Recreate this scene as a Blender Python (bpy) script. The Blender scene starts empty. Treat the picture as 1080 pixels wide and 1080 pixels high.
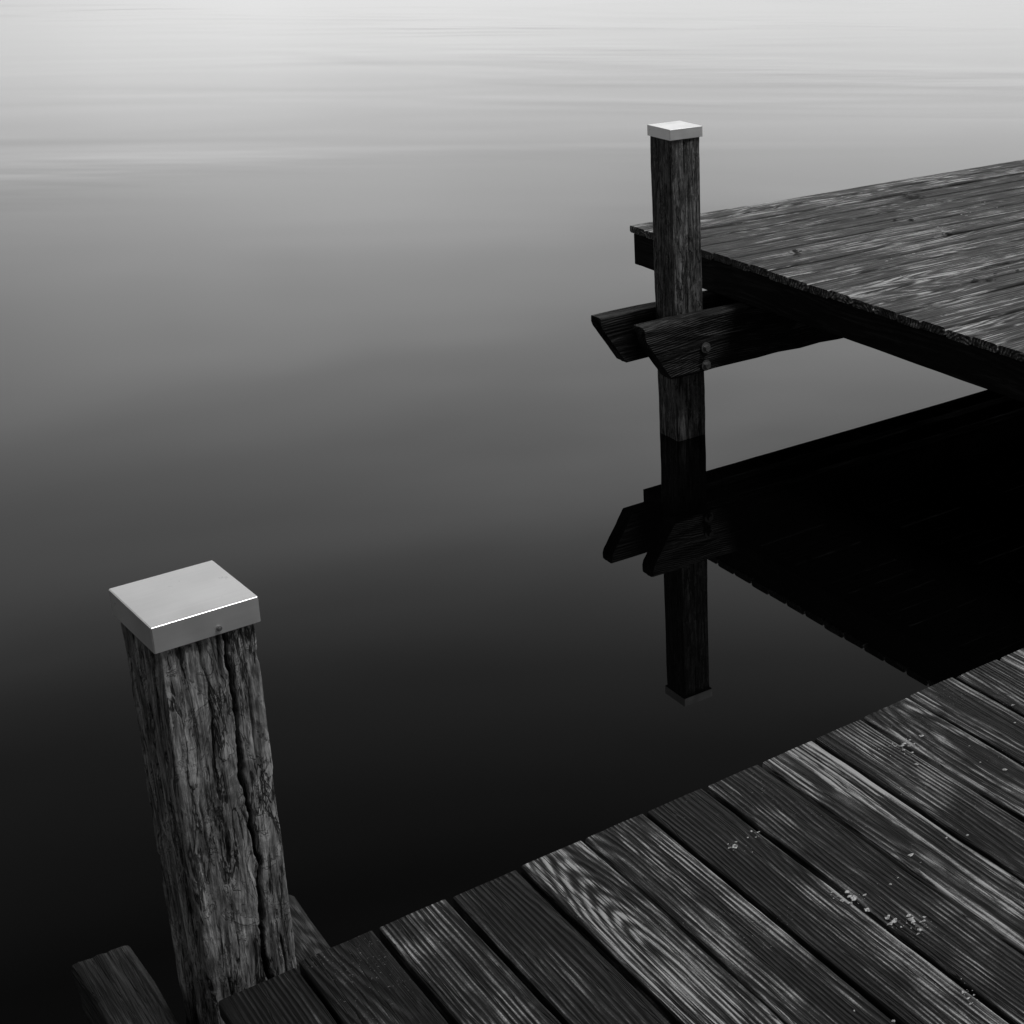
import bpy, bmesh, math, random
from mathutils import Vector, Matrix, noise
random.seed(7)
S = bpy.context.scene
S.view_settings.view_transform = 'Standard'
try: S.view_settings.look = 'None'
except Exception: pass
S.view_settings.exposure = 0

# ------------------------------------------------------------------ node helpers
class G:
    def __init__(s, nt): s.nt = nt
    def n(s, t, **k):
        x = s.nt.nodes.new(t)
        for a, b in k.items(): setattr(x, a, b)
        return x
    def set(s, sock, v):
        if v is None: return
        if isinstance(v, bpy.types.NodeSocket): s.nt.links.new(v, sock)
        else: sock.default_value = v
    def m(s, op, a, b=None, c=None, clamp=False):
        x = s.n('ShaderNodeMath', operation=op); x.use_clamp = clamp
        s.set(x.inputs[0], a); s.set(x.inputs[1], b); s.set(x.inputs[2], c)
        return x.outputs[0]
    def xyz(s, a, b, c):
        x = s.n('ShaderNodeCombineXYZ')
        s.set(x.inputs[0], a); s.set(x.inputs[1], b); s.set(x.inputs[2], c)
        return x.outputs[0]
    def noise(s, v, scale=1.0, detail=2.0, rough=0.5, dist=0.0):
        x = s.n('ShaderNodeTexNoise')
        s.set(x.inputs['Vector'], v); x.inputs['Scale'].default_value = scale
        x.inputs['Detail'].default_value = detail; x.inputs['Roughness'].default_value = rough
        x.inputs['Distortion'].default_value = dist
        return x.outputs[0]
    def ss(s, v, a, b, lo=0.0, hi=1.0):
        x = s.n('ShaderNodeMapRange', interpolation_type='SMOOTHSTEP')
        s.set(x.inputs[0], v)
        for i, q in enumerate((a, b, lo, hi)): x.inputs[i+1].default_value = q
        return x.outputs[0]
    def ramp(s, v, pts):
        x = s.n('ShaderNodeValToRGB'); cr = x.color_ramp
        while len(cr.elements) < len(pts): cr.elements.new(0.5)
        for e, (p, c) in zip(cr.elements, pts):
            e.position = p; e.color = (c, c, c, 1)
        s.set(x.inputs[0], v)
        return x.outputs[0]

def new_mat(name):
    mt = bpy.data.materials.new(name); mt.use_nodes = True
    nt = mt.node_tree; b = nt.nodes['Principled BSDF']
    return mt, G(nt), b

def wood(name, dark, light, freq=120, contrast=1.0, rlo=0.35, rhi=0.7, bump=1.0, fleck=0.0, flaky=0.0, fib=300.0, wa=2.2, wc=14.0, spec=0.45, power=1.3, floor=0.0):
    mt, g, b = new_mat(name)
    at = g.n('ShaderNodeAttribute', attribute_name='gco')
    ar = g.n('ShaderNodeAttribute', attribute_name='rnd')
    ab = g.n('ShaderNodeAttribute', attribute_name='wornness')
    sp = g.n('ShaderNodeSeparateXYZ'); g.nt.links.new(at.outputs['Vector'], sp.inputs[0])
    a, c, t = sp.outputs; rnd = ar.outputs['Fac']; bri = ab.outputs['Fac']
    off = g.m('MULTIPLY', rnd, 37.0)
    A = g.m('ADD', a, off)
    n1 = g.noise(g.xyz(g.m('MULTIPLY', A, 1.8), g.m('MULTIPLY', c, 12.0), g.m('ADD', g.m('MULTIPLY', t, 9.0), off)), 1, 4, 0.55)
    n2 = g.noise(g.xyz(g.m('MULTIPLY', A, 0.9), off, 0.0), 1, 1)
    cc = g.m('ADD', c, g.m('MULTIPLY', g.m('SUBTRACT', rnd, 0.5), 0.16))
    zc = g.m('ADD', g.m('MULTIPLY', g.m('SUBTRACT', n2, 0.40), 0.24), t)
    r = g.m('SQRT', g.m('ADD', g.m('MULTIPLY', cc, cc), g.m('MULTIPLY', zc, zc)))
    r = g.m('ADD', r, g.m('MULTIPLY', g.m('SUBTRACT', n1, 0.5), 0.024))
    vo = g.n('ShaderNodeTexVoronoi'); vo.inputs['Scale'].default_value = 1.0
    g.set(vo.inputs['Vector'], g.xyz(g.m('MULTIPLY', A, 1.3), g.m('ADD', g.m('MULTIPLY', c, 2.6), off), 0.0))
    kd = vo.outputs['Distance']
    k = g.ss(kd, 0.0, 0.075, 1.0, 0.0)
    r = g.m('ADD', r, g.m('MULTIPLY', k, 0.016))
    wv = g.m('SINE', g.m('MULTIPLY', r, freq*2*math.pi))
    ring = g.m('POWER', g.m('MULTIPLY_ADD', wv, 0.5, 0.5), 1.5)
    fb = g.noise(g.xyz(g.m('MULTIPLY', A, 7.0), g.m('MULTIPLY', c, fib), g.m('MULTIPLY', t, fib)), 1, 3, 0.65)
    fb2 = g.noise(g.xyz(g.m('MULTIPLY', A, 3.0), g.m('MULTIPLY', c, fib*0.25), g.m('MULTIPLY', t, fib*0.25)), 1, 4, 0.65)
    w = g.noise(g.xyz(g.m('MULTIPLY', A, wa), g.m('MULTIPLY', c, wc), g.m('ADD', off, g.m('MULTIPLY', t, wc))), 1, 6, 0.68, 0.2)
    wear = g.ss(w, 0.44, 0.62)
    geo = g.n('ShaderNodeNewGeometry')
    blotch = g.noise(geo.outputs['Position'], 3.1, 4, 0.7)
    grit = g.noise(geo.outputs['Position'], 420, 2, 0.6)
    v = g.m('MULTIPLY', ring, g.m('MULTIPLY_ADD', wear, 0.85, 0.10))
    v = g.m('ADD', v, g.m('MULTIPLY', wear, 0.12))
    v = g.m('MULTIPLY', v, g.ss(fb, 0.36, 0.60, 0.08, 1.35))
    v = g.m('ADD', v, g.m('MULTIPLY', g.ss(fb2, 0.54, 0.66), g.m('MULTIPLY_ADD', wear, 0.32, 0.09)))
    hextra = None
    if flaky == 0:
        if wc < 30:   # paler worn arrises
            v = g.m('ADD', v, g.m('MULTIPLY', g.ss(g.m('ABSOLUTE', c), 0.048, 0.061), g.ss(w, 0.44, 0.58, 0.0, 0.42)))
        # long thin drying checks along the grain
        ck = g.m('ABSOLUTE', g.m('SUBTRACT', g.noise(g.xyz(g.m('MULTIPLY', A, 1.3), g.m('MULTIPLY', c, 34.0), g.m('MULTIPLY', t, 34.0)), 1, 3, 0.6, 0.1), 0.5))
        ck = g.ss(ck, 0.003, 0.014)
        v = g.m('MULTIPLY', v, g.m('MULTIPLY_ADD', ck, 0.75, 0.25))
        hextra = g.m('MULTIPLY', ck, 0.0014*bump)
    v = g.m('MULTIPLY', v, bri)
    v = g.m('MULTIPLY', v, g.ss(blotch, 0.38, 0.62, 0.32, 1.45))
    v = g.m('MULTIPLY', v, g.ss(grit, 0.3, 0.65, 0.6, 1.2))
    v = g.m('MULTIPLY', v, g.ss(k, 0.3, 0.8, 1.0, 0.25))
    if floor > 0: v = g.m('ADD', v, g.m('MULTIPLY', g.ss(fb2, 0.35, 0.65), floor))
    if flaky > 0:
        q = g.noise(g.xyz(g.m('MULTIPLY', A, 4.5), g.m('MULTIPLY', c, 46.0), g.m('MULTIPLY', t, 46.0)), 1, 7, 0.72, 0.9)
        q2 = g.noise(g.xyz(g.m('MULTIPLY', A, 24.0), g.m('MULTIPLY', c, 230.0), g.m('MULTIPLY', t, 230.0)), 1, 4, 0.7)
        q3 = g.noise(g.xyz(g.m('MULTIPLY', A, 9.0), g.m('MULTIPLY', c, 16.0), g.m('MULTIPLY', t, 16.0)), 1, 6, 0.7, 1.5)
        chk = g.m('ABSOLUTE', g.m('SUBTRACT', g.noise(g.xyz(g.m('MULTIPLY', A, 3.2), g.m('MULTIPLY', c, 26.0), g.m('MULTIPLY', t, 26.0)), 1, 5, 0.62, 0.5), 0.5))
        chk = g.ss(chk, 0.004, 0.022)
        edge = g.ss(g.m('ABSOLUTE', g.m('SUBTRACT', q3, 0.53)), 0.004, 0.028)
        base = g.m('MULTIPLY', g.m('MULTIPLY_ADD', g.ss(q, 0.36, 0.62), 0.55, 0.45), g.ss(q2, 0.30, 0.66, 0.45, 1.2))
        base = g.m('MULTIPLY', base, g.ss(q3, 0.36, 0.60, 0.55, 1.15))
        base = g.m('MULTIPLY', base, g.m('MULTIPLY', g.m('MULTIPLY_ADD', chk, 0.8, 0.2), g.m('MULTIPLY_ADD', edge, 0.45, 0.55)))
        v = g.m('ADD', g.m('MULTIPLY', v, 1-flaky*0.80), g.m('MULTIPLY', base, flaky*0.74))
        ax = g.n('ShaderNodeAttribute', attribute_name='crack')
        v = g.m('MULTIPLY', v, g.m('SUBTRACT', 1.0, g.m('MULTIPLY', ax.outputs['Fac'], 0.95), clamp=True))
        hextra = g.m('ADD', g.m('MULTIPLY', q, 0.004*flaky), g.m('MULTIPLY', q2, 0.0012))
        hextra = g.m('ADD', hextra, g.m('MULTIPLY', chk, 0.0020))
        hextra = g.m('ADD', hextra, g.m('MULTIPLY', g.ss(q3, 0.515, 0.545), 0.0022))
    v = g.m('POWER', g.m('MULTIPLY', v, contrast, clamp=True), power)
    col = g.m('MULTIPLY_ADD', v, light-dark, dark)
    if fleck > 0:
        f1 = g.noise(geo.outputs['Position'], 260, 3, 0.6)
        f2 = g.noise(geo.outputs['Position'], 5.5, 4, 0.65)
        fm = g.m('MULTIPLY', g.ss(f1, 0.64, 0.72), g.ss(f2, 0.52, 0.62))
        col = g.m('MULTIPLY_ADD', fm, fleck, col)
    cb = g.n('ShaderNodeCombineColor')
    for i in range(3): g.set(cb.inputs[i], col)
    g.nt.links.new(cb.outputs[0], b.inputs['Base Color'])
    ro = g.m('MULTIPLY_ADD', g.ss(w, 0.3, 0.7), rhi-rlo, rlo)
    g.set(b.inputs['Roughness'], ro)
    b.inputs['Specular IOR Level'].default_value = spec
    h = g.m('ADD', g.m('MULTIPLY', ring, 0.0011*bump), g.m('MULTIPLY', fb, 0.0011*bump))
    h = g.m('ADD', h, g.m('MULTIPLY', fb2, 0.0022*bump))
    if hextra is not None: h = g.m('ADD', h, hextra)
    bp = g.n('ShaderNodeBump'); bp.inputs['Strength'].default_value = 1.0; bp.inputs['Distance'].default_value = 1.0
    g.set(bp.inputs['Height'], h); g.nt.links.new(bp.outputs[0], b.inputs['Normal'])
    return mt

M_near = wood('weathered_deck_wood', 0.003, 0.40, freq=110, contrast=1.2, rlo=0.50, rhi=0.75, bump=1.4, fleck=0.22, spec=0.2, wa=1.4, wc=22)
M_far = wood('weathered_deck_wood_far', 0.006, 0.55, freq=70, contrast=1.45, rlo=0.5, rhi=0.7, bump=1.2, fleck=0.25, wa=1.6, wc=46, fib=200, spec=0.25, floor=0.09)
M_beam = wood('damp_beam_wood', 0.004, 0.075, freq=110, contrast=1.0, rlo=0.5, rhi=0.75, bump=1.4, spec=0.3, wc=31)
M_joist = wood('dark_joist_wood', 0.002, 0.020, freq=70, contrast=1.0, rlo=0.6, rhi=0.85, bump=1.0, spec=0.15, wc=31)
M_post = wood('old_post_wood', 0.003, 0.48, freq=60, contrast=1.25, rlo=0.65, rhi=0.9, bump=1.0, flaky=1.0, fib=160, spec=0.2)
M_post2 = wood('old_post_wood_far', 0.004, 0.28, freq=60, contrast=1.25, rlo=0.65, rhi=0.9, bump=1.8, flaky=0.8, fib=120, spec=0.2)

def metal(name, base, met, rough):
    mt, g, b = new_mat(name)
    tc = g.n('ShaderNodeTexCoord')
    n = g.noise(tc.outputs['Object'], 14, 3, 0.5)
    mp = g.n('ShaderNodeMapping'); mp.inputs['Scale'].default_value = (6, 900, 60)
    g.nt.links.new(tc.outputs['Object'], mp.inputs[0])
    n2 = g.noise(mp.outputs[0], 1, 2)
    sp = g.noise(tc.outputs['Object'], 26, 4, 0.65)
    stain = g.ss(sp, 0.66, 0.72, 1.0, 0.72)
    c = g.m('MULTIPLY', g.m('MULTIPLY', g.ss(n, 0.3, 0.7, base*0.95, base*1.02), g.ss(n2, 0.2, 0.8, 0.95, 1.02)), stain)
    cb = g.n('ShaderNodeCombineColor')
    for i in range(3): g.set(cb.inputs[i], c)
    g.nt.links.new(cb.outputs[0], b.inputs['Base Color'])
    b.inputs['Metallic'].default_value = met
    g.set(b.inputs['Roughness'], g.ss(n, 0.2, 0.8, rough-0.06, rough+0.06))
    bp = g.n('ShaderNodeBump'); bp.inputs['Distance'].default_value = 1; bp.inputs['Strength'].default_value = 1
    g.set(bp.inputs['Height'], g.m('MULTIPLY', g.noise(tc.outputs['Object'], 7, 1), 0.0018))
    g.nt.links.new(bp.outputs[0], b.inputs['Normal'])
    return mt
M_cap = metal('aluminium_sheet', 0.94, 0.75, 0.33)
M_bolt = metal('galvanised_bolt', 0.3, 0.8, 0.35)

# ------------------------------------------------------------------ mesh helpers
class MB:
    def __init__(s): s.v=[]; s.f=[]; s.g=[]; s.r=[]; s.c=[]; s.sm=[]; s.b=[]
    def obj(s, name, mat, parent=None):
        me = bpy.data.meshes.new(name); me.from_pydata([tuple(p) for p in s.v], [], s.f)
        a = me.attributes.new('gco', 'FLOAT_VECTOR', 'POINT'); a.data.foreach_set('vector', [q for p in s.g for q in p])
        for nm, dat in (('rnd', s.r), ('crack', s.c), ('wornness', s.b)):
            a = me.attributes.new(nm, 'FLOAT', 'POINT'); a.data.foreach_set('value', dat)
        me.polygons.foreach_set('use_smooth', s.sm)
        me.materials.append(mat); me.update()
        bm = bmesh.new(); bm.from_mesh(me); bmesh.ops.recalc_face_normals(bm, faces=bm.faces); bm.to_mesh(me); bm.free()
        o = bpy.data.objects.new(name, me); S.collection.objects.link(o)
        if parent: o.parent = parent
        return o

def profile(w, h, r, nside=2, nc=3):
    pts = []
    cs = [(w/2-r, h/2-r, 0), (-w/2+r, h/2-r, 90), (-w/2+r, -h/2+r, 180), (w/2-r, -h/2+r, 270)]
    for i, (cx, cy, a0) in enumerate(cs):
        for k in range(nc+1):
            a = math.radians(a0+90*k/nc); pts.append((cx+r*math.cos(a), cy+r*math.sin(a), math.cos(a), math.sin(a)))
        nx, ny, a1 = cs[(i+1) % 4]
        a = math.radians(a0+90)
        e0 = (cx+r*math.cos(a), cy+r*math.sin(a)); a2 = math.radians(a1)
        e1 = (nx+r*math.cos(a2), ny+r*math.sin(a2))
        for k in range(1, nside):
            f = k/nside; pts.append((e0[0]+(e1[0]-e0[0])*f, e0[1]+(e1[1]-e0[1])*f, math.cos(a), math.sin(a)))
    return pts

def timber(mb, start, length, axis, w, h, r=0.004, rows=None, nside=2, nc=2, wob=0.001, cut0=None, cut1=None, disp=None, smooth=False, lean=(0,0), rough=0.0, bri=None):
    U, V, W = {'x': (Vector((1,0,0)), Vector((0,1,0)), Vector((0,0,1))),
               'y': (Vector((0,1,0)), Vector((1,0,0)), Vector((0,0,1))),
               'z': (Vector((0,0,1)), Vector((1,0,0)), Vector((0,1,0)))}[axis]
    start = Vector(start); pr = profile(w, h, r, nside, nc); n = len(pr)
    if rows is None:
        k = max(2, int(length/0.12)); rows = [length*i/k for i in range(k+1)]
    rr = random.random(); seed = random.random()*50
    if bri is None: bri = 0.45+random.random()**2
    b = len(mb.v)
    for a in rows:
        dv = noise.noise(Vector((a*1.3, seed, 0)))*wob*2.5; dw = noise.noise(Vector((a*1.1, seed, 9)))*wob*1.5
        for (p, q, nx, ny) in pr:
            c0 = cut0(q, p) if cut0 else 0; c1 = cut1(q, p) if cut1 else 0
            t = a/length; al = c0 + t*(length-c0-c1)
            d = 0; ck = 0
            if disp: d, ck = disp(al, p, q, nx, ny)
            e = noise.noise(Vector((a*9, p*12+seed, q*12)))*wob
            if rough: e += noise.noise(Vector((a*40, p*60+seed, q*60)))*rough
            pp = p+nx*(d+e)+dv; qq = q+ny*(d+e)+dw
            P = start+U*al+V*(pp+lean[0]*al)+W*(qq+lean[1]*al)
            mb.v.append(P); mb.g.append((al, pp, qq)); mb.r.append(rr); mb.c.append(ck); mb.b.append(bri)
    for i in range(len(rows)-1):
        for j in range(n):
            j2 = (j+1) % n
            mb.f.append((b+i*n+j, b+i*n+j2, b+(i+1)*n+j2, b+(i+1)*n+j)); mb.sm.append(smooth)
    mb.f.append(tuple(b+j for j in range(n))[::-1]); mb.sm.append(False)
    e = b+(len(rows)-1)*n
    mb.f.append(tuple(e+j for j in range(n))); mb.sm.append(False)

def empty(name, loc=(0,0,0), rz=0.0):
    o = bpy.data.objects.new(name, None); S.collection.objects.link(o); o.empty_display_size = 0.2
    o.location = loc; o.rotation_euler = (0, 0, rz)
    return o

DECK = 0.78; TH = 0.034; PITCH = 0.1351; PW = 0.1265
# ------------------------------------------------------------------ near dock
dock = empty('wooden_dock')
mb = MB()
k0 = 0.449
worn = {0:.35, 1:.25, 2:1.0, 3:.55, 4:1.15, 5:.85, 6:.65, 7:.55, 8:1.8, 9:.55, 10:1.2, 11:.75, 12:.65, 13:1.2}
for i in range(-14, 34):
    x0 = k0+PITCH*i
    yend = 1.972+random.uniform(-0.006, 0.006) if i >= 0 else 1.80
    y0 = -1.2
    dz = random.uniform(-0.0025, 0.0025)
    timber(mb, (x0+PITCH/2+random.uniform(-.001,.001), y0, DECK-TH/2+dz), yend-y0, 'y', PW+random.uniform(-.003,.002), TH, r=0.0045, nside=3, nc=2, wob=0.0013, rough=0.0007,
           rows=[(yend-y0)*q/90 for q in range(91)], bri=worn.get(i))
mb.obj('deck_planks', M_near, dock)
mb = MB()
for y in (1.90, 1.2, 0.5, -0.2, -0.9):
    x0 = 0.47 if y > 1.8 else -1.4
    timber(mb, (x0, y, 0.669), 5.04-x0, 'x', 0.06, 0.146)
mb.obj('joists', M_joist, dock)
mb = MB()
cutN = lambda q, p: max(0.0, (0.047-q))*0.75
for xc, yt, ww in ((0.390, 2.440, 0.100), (0.681, 2.40, 0.078)):
    timber(mb, (xc, -1.0, 0.474), yt+1.0, 'y', ww, 0.235, r=0.010, cut1=cutN, wob=0.006, rough=0.005, nside=10, bri=1.6)
for xc in (2.9, 4.9):
    timber(mb, (xc, -1.0, 0.474), 2.9, 'y', 0.078, 0.235, r=0.008)
mb.obj('clamp_beams', M_beam, dock)
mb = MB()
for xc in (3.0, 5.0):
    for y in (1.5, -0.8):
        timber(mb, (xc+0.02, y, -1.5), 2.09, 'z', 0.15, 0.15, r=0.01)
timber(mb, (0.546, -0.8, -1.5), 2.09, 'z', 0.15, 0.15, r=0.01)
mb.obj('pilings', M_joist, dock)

# ------------------------------------------------------------------ far dock
dock2 = empty('wooden_dock.001')
mb = MB()
y = 6.02-PITCH/2
while y > 2.02:
    x0 = 3.889+random.uniform(-0.0025, 0.0025)
    timber(mb, (x0, y, DECK-TH/2+random.uniform(-.004,.004)), 8.2, 'x', 0.1285+random.uniform(-.002,.001), TH, r=0.011, nside=3, nc=3, wob=0.0012, rough=0.001,
           rows=[8.2*q/110 for q in range(111)])
    y -= PITCH
mb.obj('deck_planks', M_far, dock2)
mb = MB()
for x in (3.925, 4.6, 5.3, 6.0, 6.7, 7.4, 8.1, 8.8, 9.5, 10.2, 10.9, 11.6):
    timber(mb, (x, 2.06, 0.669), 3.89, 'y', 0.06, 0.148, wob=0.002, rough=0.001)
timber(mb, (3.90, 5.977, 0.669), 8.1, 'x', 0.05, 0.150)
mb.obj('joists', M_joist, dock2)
mb = MB()
cutF = lambda q, p: max(0.0, (0.075-q))*0.66
timber(mb, (3.345, 5.130, 0.463), 7.6, 'x', 0.09, 0.25, r=0.012, cut0=cutF, wob=0.006, rough=0.005, nside=10, bri=1.0)
timber(mb, (3.280, 5.375, 0.478), 7.7, 'x', 0.082, 0.225, r=0.008, cut0=cutF, wob=0.004, rough=0.003, nside=10, bri=0.9)
mb.obj('clamp_beams', M_beam, dock2)
mb = MB()
for x in (7.6, 10.6):
    timber(mb, (x, 5.255, -1.5), 2.09, 'z', 0.15, 0.15, r=0.01)
for x in (5.6, 7.6, 10.6):
    timber(mb, (x, 2.4, -1.5), 2.09, 'z', 0.15, 0.15, r=0.01)
mb.obj('pilings', M_joist, dock2)

# ------------------------------------------------------------------ posts
def fbm(v, o=4):
    s = 0; a = 1
    for _ in range(o):
        s += noise.noise(v)*a; v = v*2.03; a *= 0.52
    return s

def near_disp(al, p, q, nx, ny):
    z = al-1.2
    d = fbm(Vector((p*22, q*22, z*4.5)))*0.0022
    f = fbm(Vector((p*45+5, q*45, z*12)), 3)
    d += -0.0020*max(0, min(1, (f-0.14)*7))
    ck = max(0, min(1, (f-0.15)*4))*0.25
    if ny < -0.5:
        path = 0.028+0.012*noise.noise(Vector((z*5.5, 3, 1)))+0.005*noise.noise(Vector((z*28, 8, 1)))+0.002*noise.noise(Vector((z*90, 8, 1)))
        wdt = 0.0034+0.0016*noise.noise(Vector((z*14, 1, 5)))
        g1 = math.exp(-((p-path)/wdt)**4)
        d -= 0.028*g1; ck = max(ck, g1)
        for (c0, s, fq, off, thr, dep) in ((-0.018,.018,4.2,33,.4,.007),(0.012,.02,9,53,0,.006),(0.052,.012,6,63,.2,.005),(-0.045,.014,5,73,.1,.004)):
            pth = c0+s*noise.noise(Vector((z*fq, off, 1)))+0.004*noise.noise(Vector((z*33, off+9, 1)))
            on = max(0, min(1, noise.noise(Vector((z*6, off+44, 0)))*5+thr))
            g2 = math.exp(-((p-pth)/0.0019)**2)*on
            d -= dep*g2; ck = max(ck, g2*0.9)
    elif nx < -0.5:
        for c0, off in ((0.01, 13), (-0.04, 23)):
            path = c0+0.02*noise.noise(Vector((z*4, off, 1)))+0.003*noise.noise(Vector((z*30, off, 1)))
            g1 = math.exp(-((q-path)/0.0022)**2)
            d -= 0.007*g1; ck = max(ck, g1)
    return d, ck

post = empty('mooring_post', (0.567, 2.192, 0), math.radians(4))
mb = MB()
rows = [0, 0.6, 1.2, 1.5]+[1.6+0.0042*i for i in range(int(1.055/0.0042)+1)]
L = rows[-1]
lx, ly = 0.0235, -0.017
zb = 1.352-L
timber(mb, (-lx*L, -ly*L, zb), L, 'z', 0.154, 0.156, r=0.006, rows=rows, nside=72, nc=3, wob=0.001, disp=near_disp, smooth=True, lean=(lx, ly), bri=1.0)
mb.obj('timber', M_post, post)

def far_disp(al, p, q, nx, ny):
    d = fbm(Vector((p*20+9, q*20, al*4)))*0.003
    ck = 0
    if ny < -0.5:
        path = -0.01+0.02*noise.noise(Vector((al*3, 3, 1)))
        g1 = math.exp(-((p-path)/0.004)**2)*max(0, min(1, noise.noise(Vector((al*3, 7, 0)))*5+.5)); d -= .008*g1; ck = g1*.8
    return d, ck
post2 = empty('mooring_post.001', (3.637, 5.254, 0))
mb = MB()
rows = [0, 0.8, 1.4]+[1.45+0.012*i for i in range(int(1.405/0.012)+1)]
L2 = rows[-1]
timber(mb, (0, 0, 1.36-L2), L2, 'z', 0.152, 0.152, r=0.006, rows=rows, nside=20, nc=2, wob=0.001, disp=far_disp, smooth=True, bri=1.0)
mb.obj('timber', M_post2, post2)

def cap(parent, cx, cy, ztop, sx, sy, h, lean):
    bm = bmesh.new()
    bmesh.ops.create_cube(bm, size=1)
    bmesh.ops.scale(bm, vec=(sx, sy, h), verts=bm.verts)
    for f in [f for f in bm.faces if f.normal.z < -0.9]: bm.faces.remove(f)
    bmesh.ops.bevel(bm, geom=[e for e in bm.edges if not e.is_boundary], offset=0.0014, segments=3, affect='EDGES')
    me = bpy.data.meshes.new('metal_cap'); bm.to_mesh(me); bm.free()
    me.materials.append(M_cap)
    o = bpy.data.objects.new('metal_cap', me); S.collection.objects.link(o)
    o.location = (cx, cy, ztop-h/2); o.rotation_euler = (math.atan(-lean[1]), math.atan(lean[0]), 0)
    sol = o.modifiers.new('sheet', 'SOLIDIFY'); sol.thickness = 0.0015; sol.offset = -1
    o.parent = parent
    return o
cap(post, 0, 0, 1.369, 0.167, 0.168, 0.044, (lx, ly))
cap(post2, 0, 0, 1.378, 0.167, 0.167, 0.044, (0, 0))

def bolt(parent, name, loc, r, d, sides=6):
    bm = bmesh.new()
    bmesh.ops.create_cone(bm, cap_ends=True, segments=20, radius1=r*1.5, radius2=r*1.5, depth=0.004)
    r2 = bmesh.ops.create_cone(bm, cap_ends=True, segments=sides, radius1=r, radius2=r*0.85, depth=d)
    bmesh.ops.translate(bm, verts=r2['verts'], vec=(0, 0, d/2+0.002))
    me = bpy.data.meshes.new(name); bm.to_mesh(me); bm.free(); me.materials.append(M_bolt)
    o = bpy.data.objects.new(name, me); S.collection.objects.link(o)
    o.rotation_euler = (math.radians(90), 0, 0); o.location = loc; o.parent = parent
for z in (0.445, 0.365):
    bolt(dock2, 'bolt', (3.655, 5.083, z), 0.016, 0.016)
bolt(post, 'cap_screw', (0.016, -0.0855, 1.334), 0.0028, 0.0025, sides=12)

# ------------------------------------------------------------------ droppings / litter
def flakes(name, spots, base, smin, smax, zoff, rough=0.8):
    bm = bmesh.new()
    for (cx, cy, n, spread) in spots:
        ang = random.random()*3.14; ca, sa = math.cos(ang), math.sin(ang)
        for _ in range(n):
            u = random.gauss(0, spread)*1.25; v = random.gauss(0, spread)*0.65
            x = cx+u*ca-v*sa; y = cy+u*sa+v*ca
            s = smin+(smax-smin)*random.random()**3; m = random.randint(8, 12); z = zoff
            c = bm.verts.new((x, y, z+s*0.16)); a0 = random.random()*6
            ring = []; asp = random.uniform(0.5, 1.0); sd = random.random()*40
            for k in range(m):
                a = a0+k*2*math.pi/m; rr = s*(0.85+0.8*noise.noise(Vector((math.cos(a)*1.6+sd, math.sin(a)*1.6, 0))))
                ring.append(bm.verts.new((x+rr*math.cos(a), y+rr*math.sin(a)*asp, z-0.001+random.uniform(0, .0006))))
            for k in range(m): bm.faces.new((c, ring[k], ring[(k+1) % m]))
    me = bpy.data.meshes.new(name); bm.to_mesh(me); bm.free()
    me.polygons.foreach_set('use_smooth', [True]*len(me.polygons))
    mt, g, b = new_mat(name+'_mat')
    tc = g.n('ShaderNodeTexCoord'); nn = g.noise(tc.outputs['Object'], 260, 4)
    v = g.ss(nn, 0.35, 0.65, base*0.3, base)
    cb = g.n('ShaderNodeCombineColor')
    for i in range(3): g.set(cb.inputs[i], v)
    g.nt.links.new(cb.outputs[0], b.inputs['Base Color']); b.inputs['Roughness'].default_value = rough
    me.materials.append(mt)
    o = bpy.data.objects.new(name, me); S.collection.objects.link(o); return o
flakes('bird_droppings', [(1.403,1.546,24,.014),(1.380,1.575,8,.009),(1.429,1.431,44,.017),(1.368,1.78,9,.009),(1.325,1.79,14,.010),
        (1.808,1.835,36,.028),(1.76,1.85,12,.02),(1.382,1.251,18,.015),(1.6,1.5,26,.13),(1.15,1.3,12,.09),(2.0,1.7,20,.11),(1.9,1.2,10,.08)], 0.62, 0.0007, 0.0062, DECK+0.0025)
flakes('leaf_litter', [(4.168,5.091,10,.03),(4.953,4.959,12,.035),(5.404,5.595,16,.05),(5.0,5.3,4,.05),(4.6,4.2,5,.08),(5.6,4.6,5,.1)], 0.012, 0.006, 0.026, DECK+0.004)
flakes('bird_droppings', [(4.72,4.4,6,.05),(5.0,5.0,12,.04),(4.5,4.75,6,.06),(4.9,4.1,8,.05),(5.5,5.3,9,.1),(4.3,4.5,6,.03)], 0.6, 0.003, 0.012, DECK+0.0035)

# ------------------------------------------------------------------ water
mt, g, b = new_mat('lake_water')
geo = g.n('ShaderNodeNewGeometry')
m1 = g.n('ShaderNodeMapping'); m1.inputs['Rotation'].default_value = (0, 0, math.radians(38.2))
g.nt.links.new(geo.outputs['Position'], m1.inputs[0])
sp = g.n('ShaderNodeSeparateXYZ'); g.nt.links.new(m1.outputs[0], sp.inputs[0])
X, Y, Z = sp.outputs
def st(sx, sy): return g.xyz(g.m('MULTIPLY', X, sx), g.m('MULTIPLY', Y, sy), 0.0)
patch = g.noise(st(0.05, 0.16), 1, 3, 0.55, 0.5)
dist = g.n('ShaderNodeVectorMath', operation='LENGTH'); g.nt.links.new(geo.outputs['Position'], dist.inputs[0])
far = g.ss(dist.outputs['Value'], 7.0, 18.0)
mask = g.m('MULTIPLY', g.ss(patch, 0.50, 0.68), far)
rip = g.noise(st(0.40, 1.5), 1, 2, 0.4)
swell = g.noise(st(0.12, 0.34), 1, 2, 0.45, 0.5)
h = g.m('MULTIPLY', g.m('MULTIPLY', rip, 0.019), mask)
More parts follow.
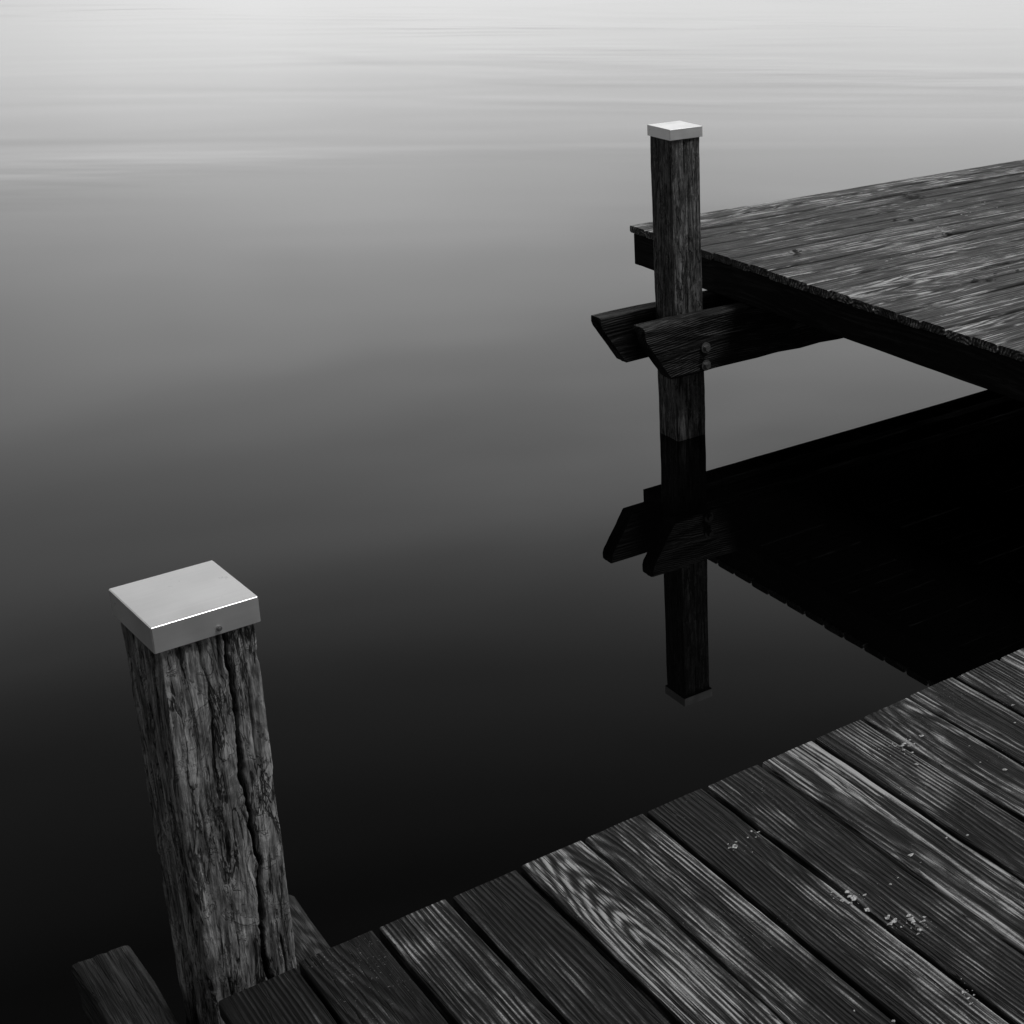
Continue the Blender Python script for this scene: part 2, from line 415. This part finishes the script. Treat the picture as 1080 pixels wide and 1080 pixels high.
h = g.m('ADD', h, g.m('MULTIPLY', swell, g.m('MULTIPLY_ADD', far, 0.016, 0.0015)))
bp = g.n('ShaderNodeBump'); bp.inputs['Strength'].default_value = 1; bp.inputs['Distance'].default_value = 1
g.set(bp.inputs['Height'], h); g.nt.links.new(bp.outputs[0], b.inputs['Normal'])
b.inputs['Base Color'].default_value = (0.001, 0.001, 0.001, 1)
g.set(b.inputs['Roughness'], g.m('MULTIPLY_ADD', far, 0.13, 0.012))
b.inputs['IOR'].default_value = 1.333
bm = bmesh.new(); bmesh.ops.create_grid(bm, x_segments=8, y_segments=8, size=3000)
me = bpy.data.meshes.new('water'); bm.to_mesh(me); bm.free(); me.materials.append(mt)
o = bpy.data.objects.new('water', me); S.collection.objects.link(o)

# ------------------------------------------------------------------ world
sun_dir = Vector((0.42, -0.38, 1.0)).normalized()
el = math.asin(sun_dir.z)
w = bpy.data.worlds.new('World'); S.world = w; w.use_nodes = True
nt = w.node_tree; g = G(nt); bg = nt.nodes['Background']
sky = g.n('ShaderNodeTexSky'); sky.sky_type = 'NISHITA'; sky.sun_disc = False
sky.sun_elevation = el; sky.sun_rotation = math.atan2(sun_dir.x, sun_dir.y)
sky.dust_density = 4.0; sky.air_density = 1.2
bw = g.n('ShaderNodeRGBToBW'); nt.links.new(sky.outputs[0], bw.inputs[0])
tc = g.n('ShaderNodeTexCoord'); sp = g.n('ShaderNodeSeparateXYZ'); nt.links.new(tc.outputs['Generated'], sp.inputs[0])
grad = g.ramp(sp.outputs[2], [(0.0,0.88),(0.08,0.80),(0.18,0.54),(0.32,0.60),(0.40,0.47),(0.49,0.20),(0.60,0.085),(0.78,0.20),(1.0,0.38)])
mp = g.n('ShaderNodeMapping'); mp.inputs['Scale'].default_value = (1.3, 1.3, 6.0); nt.links.new(tc.outputs['Generated'], mp.inputs[0])
cl = g.ss(g.noise(mp.outputs[0], 1.6, 3, 0.5, 0.3), 0.25, 0.75, 0.84, 1.16)
dt = g.n('ShaderNodeVectorMath', operation='DOT_PRODUCT'); nt.links.new(tc.outputs['Generated'], dt.inputs[0])
ha = math.radians(38.2-4); dt.inputs[1].default_value = (math.sin(ha), math.cos(ha), 0)
az = g.m('MULTIPLY', g.ss(dt.outputs['Value'], -0.2, 1.0, 0.25, 1.1), g.ss(dt.outputs['Value'], 0.78, 1.0, 0.66, 1.06))
val = g.m('MULTIPLY', g.m('MULTIPLY', bw.outputs[0], grad), g.m('MULTIPLY', cl, az))
val = g.m('MULTIPLY', val, 5.0)
cb = g.n('ShaderNodeCombineColor')
for i in range(3): g.set(cb.inputs[i], val)
nt.links.new(cb.outputs[0], bg.inputs['Color']); bg.inputs['Strength'].default_value = 0.13

ld = bpy.data.lights.new('sun', 'SUN'); ld.energy = 1.45; ld.angle = math.radians(14)
lo = bpy.data.objects.new('sun', ld); S.collection.objects.link(lo)
lo.rotation_euler = (-sun_dir).to_track_quat('-Z', 'Y').to_euler(); lo.location = (3, -3, 8)

# ------------------------------------------------------------------ camera
cd = bpy.data.cameras.new('camera'); co = bpy.data.objects.new('camera', cd); S.collection.objects.link(co)
cd.sensor_width = 24; cd.lens = 35; cd.shift_x = -0.25; cd.clip_end = 8000; cd.clip_start = 0.05
co.location = (0, 0, 2.42); co.rotation_euler = (math.radians(90-23.8), 0, math.radians(-38.2))
S.camera = co
